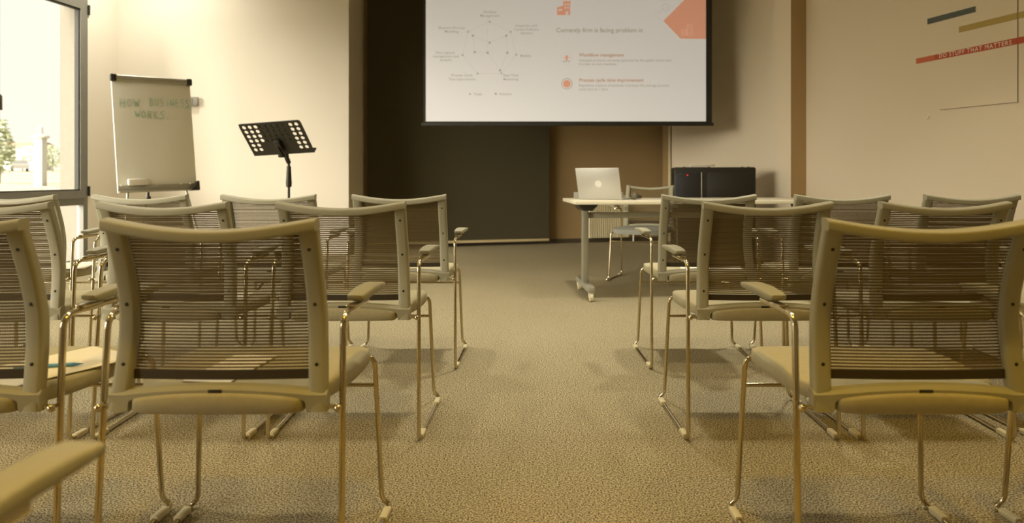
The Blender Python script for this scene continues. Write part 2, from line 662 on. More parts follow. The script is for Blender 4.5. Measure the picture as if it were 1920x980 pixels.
srect(MB(), 794, -118, 1335, 234, -.002, .002).build('black_border', M['border'], scr, smooth=0)
srect(MB(), 798.5, -72, 1323.5, 227.5, .002, .004).build('picture_area', M['screen'], scr, smooth=0)
b = MB()
b.box((sx(1064) - OX, 0, sz(233)), (sx(1338) - sx(790), .03, .036), .006)
b.build('weight_bar', M['border'], scr)
b = MB()
b.box((sx(1064) - OX, .03, 3.56), (sx(1350) - sx(780), .14, .14), .02)
b.build('screen_housing', M['white'], scr)


def stext(mb, s, x0, x1, yc, cap, bold=0.0, d=.0065):
    def place(u, v):
        return SP(x0 + (x1 - x0) * u, yc + cap / 2 - cap * v, d)
    text_mesh(mb.bm, s, place, bold=bold)


def spoly(mb, pts, d=.006):
    mb.bm.faces.new([mb.bm.verts.new(SP(x, y, d)) for x, y in pts])


def sline(mb, a, b_, w=.7, d=.0055):
    dx, dy = b_[0] - a[0], b_[1] - a[1]
    l = math.hypot(dx, dy)
    nx, ny = -dy / l * w / 2, dx / l * w / 2
    spoly(mb, [(a[0] + nx, a[1] + ny), (b_[0] + nx, b_[1] + ny), (b_[0] - nx, b_[1] - ny), (a[0] - nx, a[1] - ny)], d)


def scirc(mb, c, r, d=.006, n=24):
    spoly(mb, [(c[0] + r * math.cos(2 * math.pi * i / n), c[1] + r * math.sin(2 * math.pi * i / n)) for i in range(n)], d)


def sring(mb, c, r, w, d=.006, n=28):
    for i in range(n):
        a, b_ = 2 * math.pi * i / n, 2 * math.pi * (i + 1) / n
        spoly(mb, [(c[0] + rr * math.cos(t), c[1] + rr * math.sin(t)) for rr, t in ((r, a), (r, b_), (r - w, b_), (r - w, a))], d)


for s, x0, x1, yc in (('Workflow', 906, 930.5, 22.7), ('Management', 900.5, 936.5, 29.5), ('Business Process', 823, 871, 52), ('Modeling', 834, 860, 59),
                      ('Integration with', 967, 1007.5, 48), ('Current Software', 964, 1010, 55), ('Systems', 976, 999, 62), ('Mobility', 976, 996, 104.5),
                      ('Data capture,', 817, 853.5, 98.5), ('management and', 812, 860, 105.5), ('analysis', 825, 847, 112), ('Process Cycle', 846.5, 886, 141),
                      ('Time Improvement', 841, 892, 148.3), ('Real Time', 944, 972, 141), ('Monitoring', 944, 972, 148.3), ('Target', 888, 904, 176), ('Achieved', 936, 959, 176)):
    mb = MB()
    stext(mb, s, x0, x1, yc, 4.6, .004)
    mb.build('slide_text', M['slidegrey'], scr, smooth=0)
for s, x0, x1, yc in (('Untested products are being approved by the quality check team', 1085.5, 1259, 113), ('in order to meet deadlines', 1085.5, 1156, 120),
                      ('Repetitive machine breakdown increases the average process', 1086, 1254, 160), ('cycle time by 1 hour', 1086, 1140, 167)):
    mb = MB()
    stext(mb, s, x0, x1, yc, 4.6, .004)
    mb.build('slide_text', M['slidegrey'], scr, smooth=0)
mb = MB()
stext(mb, 'Currently firm is facing problem in', 1043, 1205, 56.5, 8.2, .016)
mb.build('slide_heading', M['slidegrey'], scr, smooth=0)
mb = MB()
stext(mb, 'Workflow management', 1085.5, 1170, 103, 6.2, .016)
mb.build('slide_subheading', M['slidebrown'], scr, smooth=0)
mb = MB()
stext(mb, 'Process cycle time improvement', 1086, 1206.5, 150, 6.2, .016)
mb.build('slide_subheading', M['slidebrown'], scr, smooth=0)


def cp(x, y):
    return (x / 3.31 + 780, y / 3.31)


outer = [cp(*q) for q in ((457, 135), (588, 198), (622, 340), (530, 455), (382, 456), (290, 342), (323, 198))]
inner = [cp(*q) for q in ((457, 265), (560, 222), (567, 328), (522, 437), (445, 328), (365, 324), (353, 222))]
mb = MB()
for ring in (outer, inner):
    for i in range(len(ring)):
        sline(mb, ring[i], ring[(i + 1) % len(ring)], .6)
x0, y0 = cp(442, 117)
for i in range(11):
    sline(mb, (x0, y0 + i * 5.8), (x0, y0 + i * 5.8 + 3), .9)
mb.build('slide_diagram_lines', M['slidelight'], scr, smooth=0)
for x, y in outer + [cp(335, 583)]:
    mb = MB()
    spoly(mb, [(x - 2.2, y), (x, y - 2.2), (x + 2.2, y), (x, y + 2.2)], .0068)
    mb.build('diagram_marker', M['slidegrey'], scr, smooth=0)
for x, y in inner + [cp(495, 582)]:
    mb = MB()
    spoly(mb, [(x - 1.9, y - 1.9), (x + 1.9, y - 1.9), (x + 1.9, y + 1.9), (x - 1.9, y + 1.9)], .0068)
    mb.build('diagram_marker', M['slidegrey'], scr, smooth=0)
mb = MB()
spoly(mb, [(1283, 0), (1243.7, 39.5), (1275.5, 72.5), (1323.4, 73.2), (1323.4, -40)])
mb.build('slide_orange_shape', M['slideorange'], scr, smooth=0)
mb = MB()
spoly(mb, [(1044.5, 14), (1056, 11), (1056, 28.5), (1044.5, 28.5)])
spoly(mb, [(1055.8, 2.4), (1070, 2.4), (1070, 4.9), (1055.8, 4.9)], .0061)
spoly(mb, [(1055.8, 4.8), (1069, 4.8), (1069, 28.5), (1055.8, 28.5)])
ic = mb.build('building_icon', M['slideorange'], scr, smooth=0)
for q in ([(1047, 18), (1053.5, 17), (1053.5, 20), (1047, 20.5)], [(1060.5, 21.5), (1062.6, 21.5), (1062.6, 28.5), (1060.5, 28.5)], [(1063.4, 21.5), (1065.5, 21.5), (1065.5, 28.5), (1063.4, 28.5)],
          *[[(ix - 1.4, iy), (ix + 1.4, iy), (ix + 1.4, iy + 3), (ix - 1.4, iy + 3)] for ix in (1060, 1065) for iy in (7.5, 13.5)]):
    mb = MB()
    spoly(mb, q, .0072)
    mb.build('icon_window', M['screen'], ic, smooth=0)
mb = MB()
scirc(mb, (1062.7, 157), 7.2)
ic = mb.build('process_icon', M['slideorange'], scr, smooth=0)
mb = MB()
sring(mb, (1062.7, 157), 10.5, 1.3)
mb.build('icon_ring', M['slidegrey'], ic, smooth=0)
mb = MB()
spoly(mb, [(1060.5, 104), (1064.5, 104), (1064.5, 113), (1060.5, 113)])
sline(mb, (1056.5, 108), (1068.5, 108), 1.2)
ic = mb.build('workflow_icon', M['slideorange'], scr, smooth=0)
mb = MB()
sring(mb, (1062.5, 110.5), 10.5, .5)
mb.build('icon_ring', M['slidelight'], ic, smooth=0)
for ix in (1057.8, 1062.4, 1067):
    mb = MB()
    scirc(mb, (ix, 115), 1.5)
    mb.build('icon_dot', M['slidegrey'], ic, smooth=0)
mb = MB()
sring(mb, (1247.7, 14.3), 7.4, 1.6)
ic = mb.build('clock_icon', M['slidelight'], scr, smooth=0)
mb = MB()
sline(mb, (1247.7, 10.5), (1247.7, 15), 1)
mb.build('clock_hand', M['slidelight'], ic, smooth=0)
mb = MB()
sring(mb, (1236, 22.5), 3, .8)
mb.build('ring_icon', M['slidelight'], scr, smooth=0)
mb = MB()
sline(mb, (1223, 22), (1242, 40), .5)
mb.build('slide_thin_line', M['slidelight'], scr, smooth=0)
mb = MB()
for (x0, y0, x1, y1) in ((1278, 56, 1287, 66), (1288, 47, 1297.5, 66)):
    for a, b_ in (((x0, y0), (x1, y0)), ((x1, y0), (x1, y1)), ((x1, y1), (x0, y1)), ((x0, y1), (x0, y0))):
        sline(mb, a, b_, 1.1, .0075)
for iy in (51, 56, 61):
    sline(mb, (1290, iy), (1295.5, iy), 1.2, .0075)
sline(mb, (1280, 60), (1285, 60), 1, .0075)
sline(mb, (1280, 63), (1285, 63), 1, .0075)
mb.build('slide_pale_icon', M['slidepale'], scr, smooth=0)


# ---------------------------------------------------------------- wall graphics on the right wall
def WP(px, py, d=0.0):
    y = 4.875 / ((px - VPX) / FPX + 0.2917)
    p = Vector((right_x(y), y, EYE + (VPY - py) * y / FPX))
    return p + N_RIGHT * d


def stripe(name, pts, m, label, t=.004):
    c = WP(*pts[0])
    b = MB()
    b.poly([WP(x, y) - c for x, y in pts], N_RIGHT * t)
    o = b.build(name, M[m], smooth=0, loc=c)
    return tag(o, label, 'wall stripe')


stripe('wall_stripe', [(1739.5, 35.3), (1829.3, 11.7), (1829.3, 22.5), (1739.5, 46)], 'blue', 'short dark slate stripe stuck on the beige wall above the red lettered stripe')
stripe('wall_stripe', [(1798.5, 50.3), (1955, 12.2), (1955, 24.6), (1798.5, 61.3)], 'yellow', 'ochre yellow stripe on the beige wall between the slate and red stripes')
rs = stripe('wall_stripe', [(1718.6, 110), (1955, 60.8), (1955, 73.5), (1718.6, 119.7)], 'red', 'red stripe on the beige wall lettered DO STUFF THAT MATTERS')
c0 = rs.location.copy()
mb = MB()
A, B = WP(1762, 109, .0055), WP(1897.5, 83.2, .0055)
capm = 7.6 / FPX * A.y


def tplace(u, v):
    p = A.lerp(B, u) - c0
    p.z += capm * v
    return p


text_mesh(mb.bm, 'DO STUFF THAT MATTERS', tplace, spacing=1.18)
mb.build('lettering', M['lettering'], rs, smooth=0)
mb = MB()
mb.poly([WP(x, y, .004) - c0 for x, y in ((1718.6, 110), (1753.5, 102.7), (1753.5, 112.5), (1718.6, 119.7))], N_RIGHT * .0015)
tag(mb.build('faded_end', M['redlight'], rs, smooth=0), 'faded orange end of the red stripe')
mb = MB()
c = WP(1909, 191.5)
mb.poly([WP(x, y) - c for x, y in ((1908.2, -80), (1909.6, -80), (1909.6, 192), (1908.2, 192))], N_RIGHT * .004)
mb.poly([WP(x, y) - c for x, y in ((1763, 205.6), (1908.2, 191), (1908.2, 192), (1763, 206.4))], N_RIGHT * .004)
tag(mb.build('wall_line', M['line'], loc=c, smooth=0), 'thin grey outline bent at a corner on the beige wall below the red stripe', 'wall line')
c = WP(1741.5, 218)
tag(MB().box((0, 0, 0), (.012, .022, .012), .003).tube([(0, 0, 0), (-.02, -.012, -.012), (-.024, -.016, -.026)], .005, n=8).build('wall_hook', M['lettering'], loc=c), 'tiny white hook on the beige wall below the red stripe', 'hook')


# ---------------------------------------------------------------- mesh-back armchair
def prof_y(z):
    pts = ((.40, -.004), (.45, .002), (.52, .016), (.60, .026), (.66, .021), (.72, .004), (.78, -.018), (.845, -.045))
    for (z0, y0), (z1, y1) in zip(pts, pts[1:]):
        if z <= z1:
            t = (z - z0) / (z1 - z0)
            return y0 + (y1 - y0) * t
    return pts[-1][1]


def smooth_y(z):
    return sum(prof_y(min(.845, max(.40, z + d))) for d in (-.03, -.015, 0, .015, .03)) / 5


def half_w(z):
    t = (z - .426) / (.842 - .426)
    return .2335 - .0115 * t - .004 * math.sin(math.pi * t)


def bow(x, hw, a=.02):
    return -a * (1 - min(1, (x / hw) ** 2))


def make_chair(seat_mat='seat'):
    t = empty('mesh_back_armchair')
    # --- back frame
    b = MB()
    prof = rrect(.040, .030, .009, 3)
    for s in (-1, 1):
        rings = []
        for k in range(25):
            z = .427 + (.830 - .427) * k / 24
            cx = s * (half_w(z) - .020)
            rings.append([(cx + px, smooth_y(z) + py, z) for px, py in prof])
        b.loft(rings)
    rings = []
    rp = rrect(.036, .024, .006, 3)
    hw = half_w(.842)
    for k in range(33):
        x = -hw + 2 * hw * k / 32
        q = (x / hw) ** 2
        z = .829 - .024 * (1 - q) ** 1.15
        y = smooth_y(.83) + bow(x, hw, .014) - .004
        sc = 1.0
        rings.append([(x, y + px * sc, z + pz * sc + px * .12) for px, pz in rp])
    b.loft(rings)
    # bottom bar with an arch that shows the seat cushion
    rings = []
    hb = half_w(.44)
    xs = [-hb, -.215, -.194, -.1905, -.1896, -.1888, -.186, -.180, -.165, -.12, -.08, -.04]
    zb = [.426, .426, .426, .4268, .431, .443, .449, .4515, .4535, .4585, .4612, .4625]
    xs2 = xs + [0] + [-x for x in xs[::-1]]
    zb2 = zb + [.463] + zb[::-1]
    for x, z0 in zip(xs2, zb2):
        z1 = .473 + .014 * (1 - min(1, (x / .2) ** 2))
        y = smooth_y(.45) + bow(x, hb, .012)
        rings.append([(x, y - .014, z0 + .003), (x, y - .011, z0), (x, y + .012, z0), (x, y + .014, z1 - .004), (x, y + .010, z1), (x, y - .006, z1 - .002), (x, y - .014, z1 - .010)])
    b.loft(rings)
    fr = b.build('back_frame', M['plastic'], t, smooth=35)
    for s in (-1, 1):
        for z in (.525, .653, .775):
            x = s * (half_w(z) - .0205)
            MB().sphere((0, 0, 0), .0042, 10, 6, (1, .35, 1)).build('screw', M['screw'], fr, loc=(x, smooth_y(z) - .0155, z))
    MB().box((0, 0, 0), (.029, .004, .0085), .001).build('badge_slot', M['dark'], fr, loc=(0, smooth_y(.45) - .0255, .4735), rot=(math.radians(12), 0, 0))
    # --- mesh
    nx, nz = 14, 24
    rows = []
    for j in range(nz + 1):
        v = j / nz
        row = []
        for i in range(nx + 1):
            u = -1 + 2 * i / nx
            ztop = .818 - .024 * (1 - u * u) ** 1.15
            z = .494 + (ztop - .494) * v
            hw_ = half_w(z) - .036
            x = u * hw_
            row.append(Vector((x, smooth_y(z) + bow(x, hw_ + .03, .014) + .006, z)))
        rows.append(row)
    b = MB()
    b._grid(rows, closed=False)
    ms = b.build('mesh_panel', M['mesh'], t, smooth=80)
    b = MB()
    rings = []
    for i in range(13):
        x = -.196 + .392 * i / 12
        y = smooth_y(.50) + bow(x, .226, .014) + .006
        rings.append([(x, y - .004, .492), (x, y + .004, .492), (x, y + .004, .512), (x, y - .004, .512)])
    b.loft(rings)
    b.build('hem', M['hem'], ms)
    # --- seat cushion
    half = [(0, -.032), (.09, -.030), (.172, -.024), (.185, -.008), (.184, .04), (.222, .10), (.238, .20), (.242, .30), (.238, .385), (.218, .435), (.165, .455), (.08, .458), (0, .459)]
    loop = [Vector((x, y, 0)) for x, y in half] + [Vector((-x, y, 0)) for x, y in half[-2:0:-1]]
    for _ in range(2):
        n = len(loop)
        loop = [q for i in range(n) for q in (loop[i] * .75 + loop[(i + 1) % n] * .25, loop[i] * .25 + loop[(i + 1) % n] * .75)]
    cen = Vector((0, .23, 0))
    rings = []
    for ins, z in ((.030, .424), (.008, .4255), (.0, .431), (.0, .457), (.002, .462), (.012, .4655), (.04, .4665), (.09, .467), (.15, .467), (.2, .466)):
        ring = []
        for p in loop:
            d = p - cen
            q = cen + d * (1 - ins / max(d.length, .2))
            zz = z
            if q.y > .33:
                zz -= .10 * ((q.y - .33)) ** 2 * 8 * (1 if z > .43 else .3)
            if q.y < .06 and z > .44:
                zz += (.007 - .012 * min(1.2, (q.x / .17) ** 2)) * (1 - max(0, q.y) / .06)
            ring.append((q.x, q.y, zz))
        rings.append(ring)
    b = MB()
    b.loft(rings)
    b.build('seat', M[seat_mat], t, smooth=60)
    # --- chrome side frames, armrests, crossbar
    for s in (-1, 1):
        pth = fillet([(s * .270, .20, .629), (s * .257, .030, .625), (s * .264, -.012, .0085), (s * .277, .452, .0085), (s * .256, .444, .034), (s * .240, .424, .4375), (s * .165, .40, .417)],
                     [0, .034, .030, .012, .014, .034, 0], 7)
        MB().tube(pth, .0072, n=12).build('side_frame', M['chrome'], t, smooth=60)
        # armrest pad
        a, c = Vector((s * .2645, .102, .6455)), Vector((s * .278, .272, .651))
        d = (c - a).normalized()
        sd = Vector((d.y, -d.x, 0))
        rings = []
        ap = rrect(.047, .020, .0045, 2)
        for f, w, h in ((0, .66, .30), (.015, .76, .5), (.07, .86, .8), (.2, .95, 1), (.5, 1.0, 1), (.8, 1.02, .85), (.97, 1.03, .62), (.995, 1.0, .52), (1, .94, .4)):
            o_ = a.lerp(c, f) + Vector((0, 0, .010 * (1 - h) + .006 * math.sin(math.pi * f)))
            rings.append([o_ + sd * (px * w) + Vector((0, 0, pz * h)) for px, pz in ap])
        pad = MB()
        pad.loft(rings)
        pd = pad.build('armrest', M['plastic'], t, smooth=55)
        mt = a.lerp(c, .04) + Vector((0, 0, -.0105))
        MB().box((0, 0, 0), (.024, .066, .006), .0028, rot=Matrix.Rotation(math.atan2(-d.x, d.y), 3, 'Z')).build('mounting_plate', M['chrome'], pd, loc=mt)
        MB().cyl((s * .226, smooth_y(.434), .434), (s * .258, .004, .434), .0052, n=10).sphere((s * .256, -.008, .434), .009, 10, 8).build('bolt', M['chrome'], t)
        for y0, y1, zz in ((.018, .075, .0085), (.365, .425, .0085)):
            x0 = s * (.264 + (.277 - .264) * (y0 + .012) / .458)
            x1 = s * (.264 + (.277 - .264) * (y1 + .012) / .458)
            g = MB()
            g.loft([[(x0 + px, y0, .0092 + pz) for px, pz in rrect(.021, .0184, .004, 2)], [(x1 + px, y1, .0092 + pz) for px, pz in rrect(.021, .0184, .004, 2)]])
            g.build('foot_glide', M['glide'], t)
    MB().cyl((-.243, .428, .352), (.243, .428, .352), .0055, n=10).build('crossbar', M['chrome'], t)
    return t


GROUP = 'grey mesh-back armchairs set out in rows'
proto = make_chair()
used = False


def place(x, y, rz, label):
    global used
    o = proto if not used else copy_tree(proto)
    used = True
    o.location = (x, y, 0)
    o.rotation_euler = (0, 0, math.radians(rz))
    tag(o, label, 'chair', GROUP)
    return o


R1, R2, R3 = 1.488, 2.43, 3.325
CH = {}
for key, x, y, rz, label in (
    ('a1', -.656, R1, 0, 'large blurred grey mesh armchair nearest the camera on the window side, folded paper on seat'),
    ('a2', -1.268, R1, 0, 'grey mesh armchair cut by the left photo edge, papers and blue pen on its seat'),
    ('a3', -.725, .43, 0, 'blurred grey armchair of which only one armrest shows in the lower left corner'),
    ('b1', -.635, R2, 0, 'grey mesh-back armchair beside the aisle, middle row of the window side'),
    ('b2', -1.2475, R2, 0, 'grey mesh-back armchair second from the aisle, middle row of the window side'),
    ('b3', -1.856, R2, 0, 'grey mesh-back armchair third from the aisle, middle row of the window side'),
    ('c1', -.598, R3, 0, 'grey mesh armchair beside the aisle, frontmost row, in front of the dark blind'),
    ('c2', -1.216, R3, 0, 'grey mesh-back armchair in the frontmost row, in front of the black music stand'),
    ('c3', -1.824, R3, 0, 'grey mesh-back armchair in the frontmost row, in front of the flip chart'),
    ('c4', -2.447, R3, 0, 'grey mesh armchair in the frontmost row, in front of the window'),
    ('d1', .847, R1, 0, 'large grey mesh-back armchair nearest the camera on the wall side, empty seat'),
    ('d2', 1.60, R1, 2, 'grey armchair of which only front legs show, below the nearest chair on the right'),
    ('e1', .833, R2, 0, 'grey mesh-back armchair beside the aisle, middle row of the wall side'),
    ('e2', 1.444, R2, 0, 'grey mesh armchair second from the aisle, middle row of the wall side'),
    ('e3', 2.06, R2, 0, 'grey armchair of the middle row at the right photo edge, only its sled legs show'),
    ('f1', .868, R3, 0, 'grey mesh armchair in the frontmost row, in front of the laptop table'),
    ('f2', 1.500, R3, 0, 'grey mesh-back armchair second from the aisle, frontmost row, in front of the pilaster'),
    ('f3', 2.114, R3, 0, 'grey mesh-back armchair third from the aisle, frontmost row, against the beige wall'),
):
    CH[key] = place(x, y, rz, label)
sp = copy_tree(proto)
sp.location = (1.145, 6.42, 0)
sp.rotation_euler = (0, 0, math.radians(180 - 23))
tag(sp, 'grey mesh-back armchair facing the rows from behind the laptop table, blue-grey seat', 'chair', GROUP)
for ch in sp.children:
    if ch.name.startswith('seat'):
        ch.data = ch.data.copy()
        ch.data.materials[0] = M['seatblue']
        ch['label'] = 'blue-grey seat cushion'

# papers on the seats


def sheet(x, y, rz, label, w=.21, l=.297, z=.4695, name='paper_sheet', n=1):
    b = MB()
    rows = []
    for k in range(n):
        b.box((0, .004 * k, .0012 + .0022 * k), (w, l, .0016), rot=Matrix.Rotation(.05 * k, 3, 'Z'))
    o = b.build(name, M['paper'], smooth=0, loc=(x, y, z), rot=(0, 0, math.radians(rz)))
    return tag(o, label, 'paper')


sheet(-1.262 + .12, R1 + .20, -28, 'white papers under a blue pen on the seat cut by the left photo edge', z=.4685)
pen = MB().cyl((0, -.07, 0), (0, .055, 0), .0045, n=10).cyl((0, .055, 0), (0, .075, 0), .0045, .001, n=10)
pn = pen.build('pen', M['penblue'], loc=(-1.262 + .12, R1 + .17, .4755), rot=(0, 0, math.radians(-75)))
tag(pn, 'blue pen lying on the papers beside the nearest chairs', 'pen')
MB().box((.005, -.02, .003), (.002, .04, .0015)).build('clip', M['white'], pn)
sheet(-.70, R1 + .17, -6, 'folded paper on the seat of the large blurred armchair, seen through its mesh', w=.11, l=.23)
sheet(-1.16, R2 + .20, 8, 'white paper on the seat of the middle-row armchair on the window side', w=.21, l=.15)
sheet(.93, R3 + .17, 80, 'white paper on the seat of the armchair in front of the laptop table', w=.21, l=.297)
sheet(1.53, R2 + .16, 70, 'pale paper on the seat of the middle-row armchair on the wall side', w=.15, l=.21)
sheet(-2.33, R3 + .21, 20, 'pale paper on the seat of the armchair in front of the window', w=.21, l=.297)

# ---------------------------------------------------------------- flip chart
fc = thing('flip_chart', 'tall silver flip chart on a tripod by the window, headed HOW BUSINESS WORKS in green', 'flip chart', (-3.313, 6.271, 0), math.radians(44.7))
FW, FH, FZ = .66, 1.05, .785
tilt = Matrix.Translation((0, 0, FZ)) @ Matrix.Rotation(-math.radians(6.5), 4, 'X') @ Matrix.Rotation(-math.radians(1.4), 4, 'Y')


def fpart(mb, name, m, parent=fc, smooth=40):
    mb.bm.transform(tilt)
    return mb.build(name, M[m], parent, smooth)


bo = fpart(MB().box((0, .012, FH / 2), (FW, .022, FH), .004), 'board', 'board')
fpart(MB().box((0, -.012, FH - .028), (FW - .06, .036, .052), .012, 3), 'clamp_bar', 'alu')
for s in (-1, 1):
    tag(fpart(MB().box((s * (FW / 2 - .012), -.012, FH - .028), (.046, .042, .062), .008), 'clamp_end', 'dark'), 'dark end cap of the clamp bar')
fpart(MB().box((0, -.006, .034), (FW, .012, .062), .002).box((0, -.03, .005), (FW, .06, .010), .002), 'pen_tray', 'alu')
fpart(MB().poly([(FW / 2, -.066, -.003), (FW / 2 - .075, -.066, -.003), (FW / 2 - .03, -.066, .04), (FW / 2 - .015, -.066, .082), (FW / 2 + .004, -.066, .082), (FW / 2 + .004, -.066, -.003)], (0, .055, 0)), 'tray_corner', 'dark')
for x in (-.30, -.02, .19, .27):
    fpart(MB().cyl((x, -.012, .066), (x, -.022, .066), .008, n=12), 'magnet', 'white')
STROKES = {
    'H': [[(.1, 1.0), (.0, 0.0)], [(.85, 1.0), (.8, -.05)], [(-.15, .42), (1.0, .55)]],
    'O': [[(.5, .95), (.15, .75), (.1, .3), (.45, .02), (.85, .3), (.8, .75), (.5, .95)]],
    'W': [[(0, .95), (.28, .0), (.5, .7), (.75, .05), (1.05, 1.05)]],
    'B': [[(.15, 1), (.1, 0)], [(0, .98), (.7, .92), (.8, .7), (.25, .52), (.85, .4), (.8, .1), (.05, -.02)]],
    'U': [[(.05, 1), (.1, .25), (.45, 0), (.8, .25), (.85, 1.0)]],
    'S': [[(.9, .95), (.4, 1.0), (.15, .75), (.75, .45), (.8, .15), (.4, -.02), (.0, .08)]],
    'I': [[(.5, 1), (.45, 0)]],
    'N': [[(.05, 0), (.1, 1), (.8, .05), (.9, 1.0)]],
    'E': [[(.85, 1), (.15, .95), (.1, 0), (.85, .02)], [(.1, .5), (.7, .52)]],
    'R': [[(.15, 0), (.15, 1), (.75, .9), (.75, .6), (.2, .5), (.9, 0)]],
    'K': [[(.15, 1), (.1, 0)], [(.85, 1), (.15, .45), (.9, .0)]],
    '.': [[(.2, .0), (.35, .06)]],
}
mb = MB()


def handwrite(word, u0, u1, v, h, rise=0.0):
    n = len(word)
    w = (u1 - u0) / n
    for i, chh in enumerate(word):
        if chh == ' ':
            continue
        for st in STROKES[chh]:
            pts = [((-.5 + u0 + w * (i + .1 + .78 * a)) * FW, -.0015, (1 - v) * FH + b_ * h + rise * i) for a, b_ in st]
            mb.tube(fillet(pts, .02, 3) if len(pts) > 2 else pts, .0017, n=6)


handwrite('HOW', .075, .33, .275, .082)
fpart(mb, 'handwriting', 'ink', bo)
mb = MB()
handwrite('BUSINESS', .44, .98, .255, .072, .0006)
for a, b_ in (((.90, .265), (.97, .245)), ((.94, .275), (.985, .255))):
    mb.tube([((-.5 + a[0]) * FW, -.0015, (1 - a[1]) * FH), ((-.5 + b_[0]) * FW, -.0015, (1 - b_[1]) * FH)], .0015, n=6)
fpart(mb, 'handwriting', 'ink', bo)
mb = MB()
handwrite('WORKS.', .25, .72, .365, .070)
fpart(mb, 'handwriting', 'ink', bo)
for px_, py__, s in ((-.26, -.10, -1), (.26, -.10, 1)):
    MB().tube([(s * .245, .045, FZ - .0), (s * .245, .085, FZ + .25)], .011, n=10).tube([(s * .245, .03, FZ), (s * .36, -.22, .012)], .011, n=10).sphere((s * .36, -.22, .016), .016, 10, 8).build('tripod_leg', M['alu'], fc)
MB().tube([(0, .105, FZ + .5), (0, .66, .012)], .011, n=10).sphere((0, .66, .016), .016, 10, 8).build('tripod_leg', M['alu'], fc)
MB().cyl((-.08, .03, FZ - .06), (-.08, .03, FZ + .02), .010, n=10).sphere((-.08, .02, FZ - .055), .02, 10, 8).box((-.105, .02, FZ - .072), (.05, .02, .016), .003).build('height_knob', M['dark'], fc)
tl = tilt.copy()
Rz = Matrix.Translation(fc.location) @ Matrix.Rotation(math.radians(44.7), 4, 'Z')
er = MB()
er.box((0, -.006, .003), (.17, .036, .058), .010, 3)
er.bm.transform(Rz @ tilt @ Matrix.Translation((-.175, -.033, .086)))
cen = Rz @ tilt @ Vector((-.175, -.033, .05))
er.bm.transform(Matrix.Translation(-cen))
eo = tag(er.build('board_eraser', M['white'], loc=cen), 'white board eraser resting on the flip chart pen tray', 'eraser')
ep = MB()
ep.box((0, 0, 0), (.164, .010, .056), .003)
ep.bm.transform(Matrix.Translation(-cen) @ Rz @ tilt @ Matrix.Translation((-.175, -.006, .086)))
ep.build('felt_pad', M['socket'], eo)

# grey box on the white wall
wx = -3.75
wy = 8.2 + (wx + 2.09) * (8.2 - 7.585) / (-2.09 + 4.45)
tb = thing('wall_socket', 'small grey socket box on the white wall beside the flip chart', 'socket', (wx, wy, 1.76), math.atan2(.615, 2.36))
MB().box((0, -.022, 0), (.16, .04, .10), .006).build('housing', M['socket'], tb)
MB().box((-.015, -.045, 0), (.085, .006, .07), .002).cyl((-.01, -.05, 0), (-.01, -.046, 0), .008, n=12).build('cover_plate', M['alu'], tb)

# ---------------------------------------------------------------- music stand
msd = thing('music_stand', 'black orchestral music stand with a perforated desk in front of the white wall', 'music stand', (-1.818, 5.33, 0), math.radians(-9.8))
DW, DH = .50, .30
tm = Matrix.Translation((0, -.066, 1.092)) @ Matrix.Rotation(math.radians(40.7), 4, 'X') @ Matrix.Rotation(-math.radians(3.7), 4, 'Y')
d = MB()
NCX, NRZ, cw, chh_ = 10, 6, .0475, .042
xs = [-DW / 2] + [-DW / 2 + .067 * DW - cw / 2 + cw * i for i in range(NCX + 1)] + [DW / 2]
zt = DH - .012
zs = [0.0, zt - NRZ * chh_] + [zt - NRZ * chh_ + chh_ * i for i in range(1, NRZ + 1)] + [DH]
front = {}


def vget(x, y, z):
    k = (round(x, 5), round(y, 5), round(z, 5))
    if k not in front:
        front[k] = d.bm.verts.new((x, y, z))
    return front[k]


NH = 16


def sq(x0, x1, z0, z1, k):
    q = [(x1, (z0 + z1) / 2), (x1, z1), ((x0 + x1) / 2, z1), (x0, z1), (x0, (z0 + z1) / 2), (x0, z0), ((x0 + x1) / 2, z0), (x1, z0)]
    i = k // 2
    a, b_ = q[i], q[(i + 1) % 8]
    t_ = (k % 2) / 2
    return (a[0] + (b_[0] - a[0]) * t_, a[1] + (b_[1] - a[1]) * t_)


for yy in (0.0, .003):
    for i in range(len(xs) - 1):
        for j in range(len(zs) - 1):
            x0, x1, z0, z1 = xs[i], xs[i + 1], zs[j], zs[j + 1]
            col, row = i - 1, j - 1
            hole = 0 <= col < NCX and 0 <= row < NRZ and (col in (0, 1, 8, 9) or (col == 2 and row >= 2) or (3 <= col <= 7 and row >= 2))
            if not hole:
                q = [vget(*sq(x0, x1, z0, z1, k)[:1], yy, sq(x0, x1, z0, z1, k)[1]) for k in range(NH)]
                d.bm.faces.new(q)
            else:
                cx, cz = (x0 + x1) / 2, (z0 + z1) / 2
                o_ = [vget(sq(x0, x1, z0, z1, k)[0], yy, sq(x0, x1, z0, z1, k)[1]) for k in range(NH)]
                c_ = [vget(cx + .0152 * math.cos(2 * math.pi * k / NH), yy, cz + .0152 * math.sin(2 * math.pi * k / NH)) for k in range(NH)]
                for k in range(NH):
                    k2 = (k + 1) % NH
                    d.bm.faces.new((o_[k], o_[k2], c_[k2], c_[k]))
                if yy:
                    for k in range(NH):
                        k2 = (k + 1) % NH
                        a0, a1 = (cx + .0152 * math.cos(2 * math.pi * k / NH), cz + .0152 * math.sin(2 * math.pi * k / NH)), (cx + .0152 * math.cos(2 * math.pi * k2 / NH), cz + .0152 * math.sin(2 * math.pi * k2 / NH))
                        d.bm.faces.new((vget(a0[0], 0, a0[1]), vget(a1[0], 0, a1[1]), vget(a1[0], .003, a1[1]), vget(a0[0], .003, a0[1])))
for (vx, vy, vz), vv in list(front.items()):
    if abs(vz - DH) < 1e-4 and abs(abs(vx) - DW / 2) < 1e-4:
        vv.co.x *= .968
        vv.co.z -= .008
d.box((-DW / 2 + .0, .0015, DH / 2 - .01), (.003, .008, DH - .02))
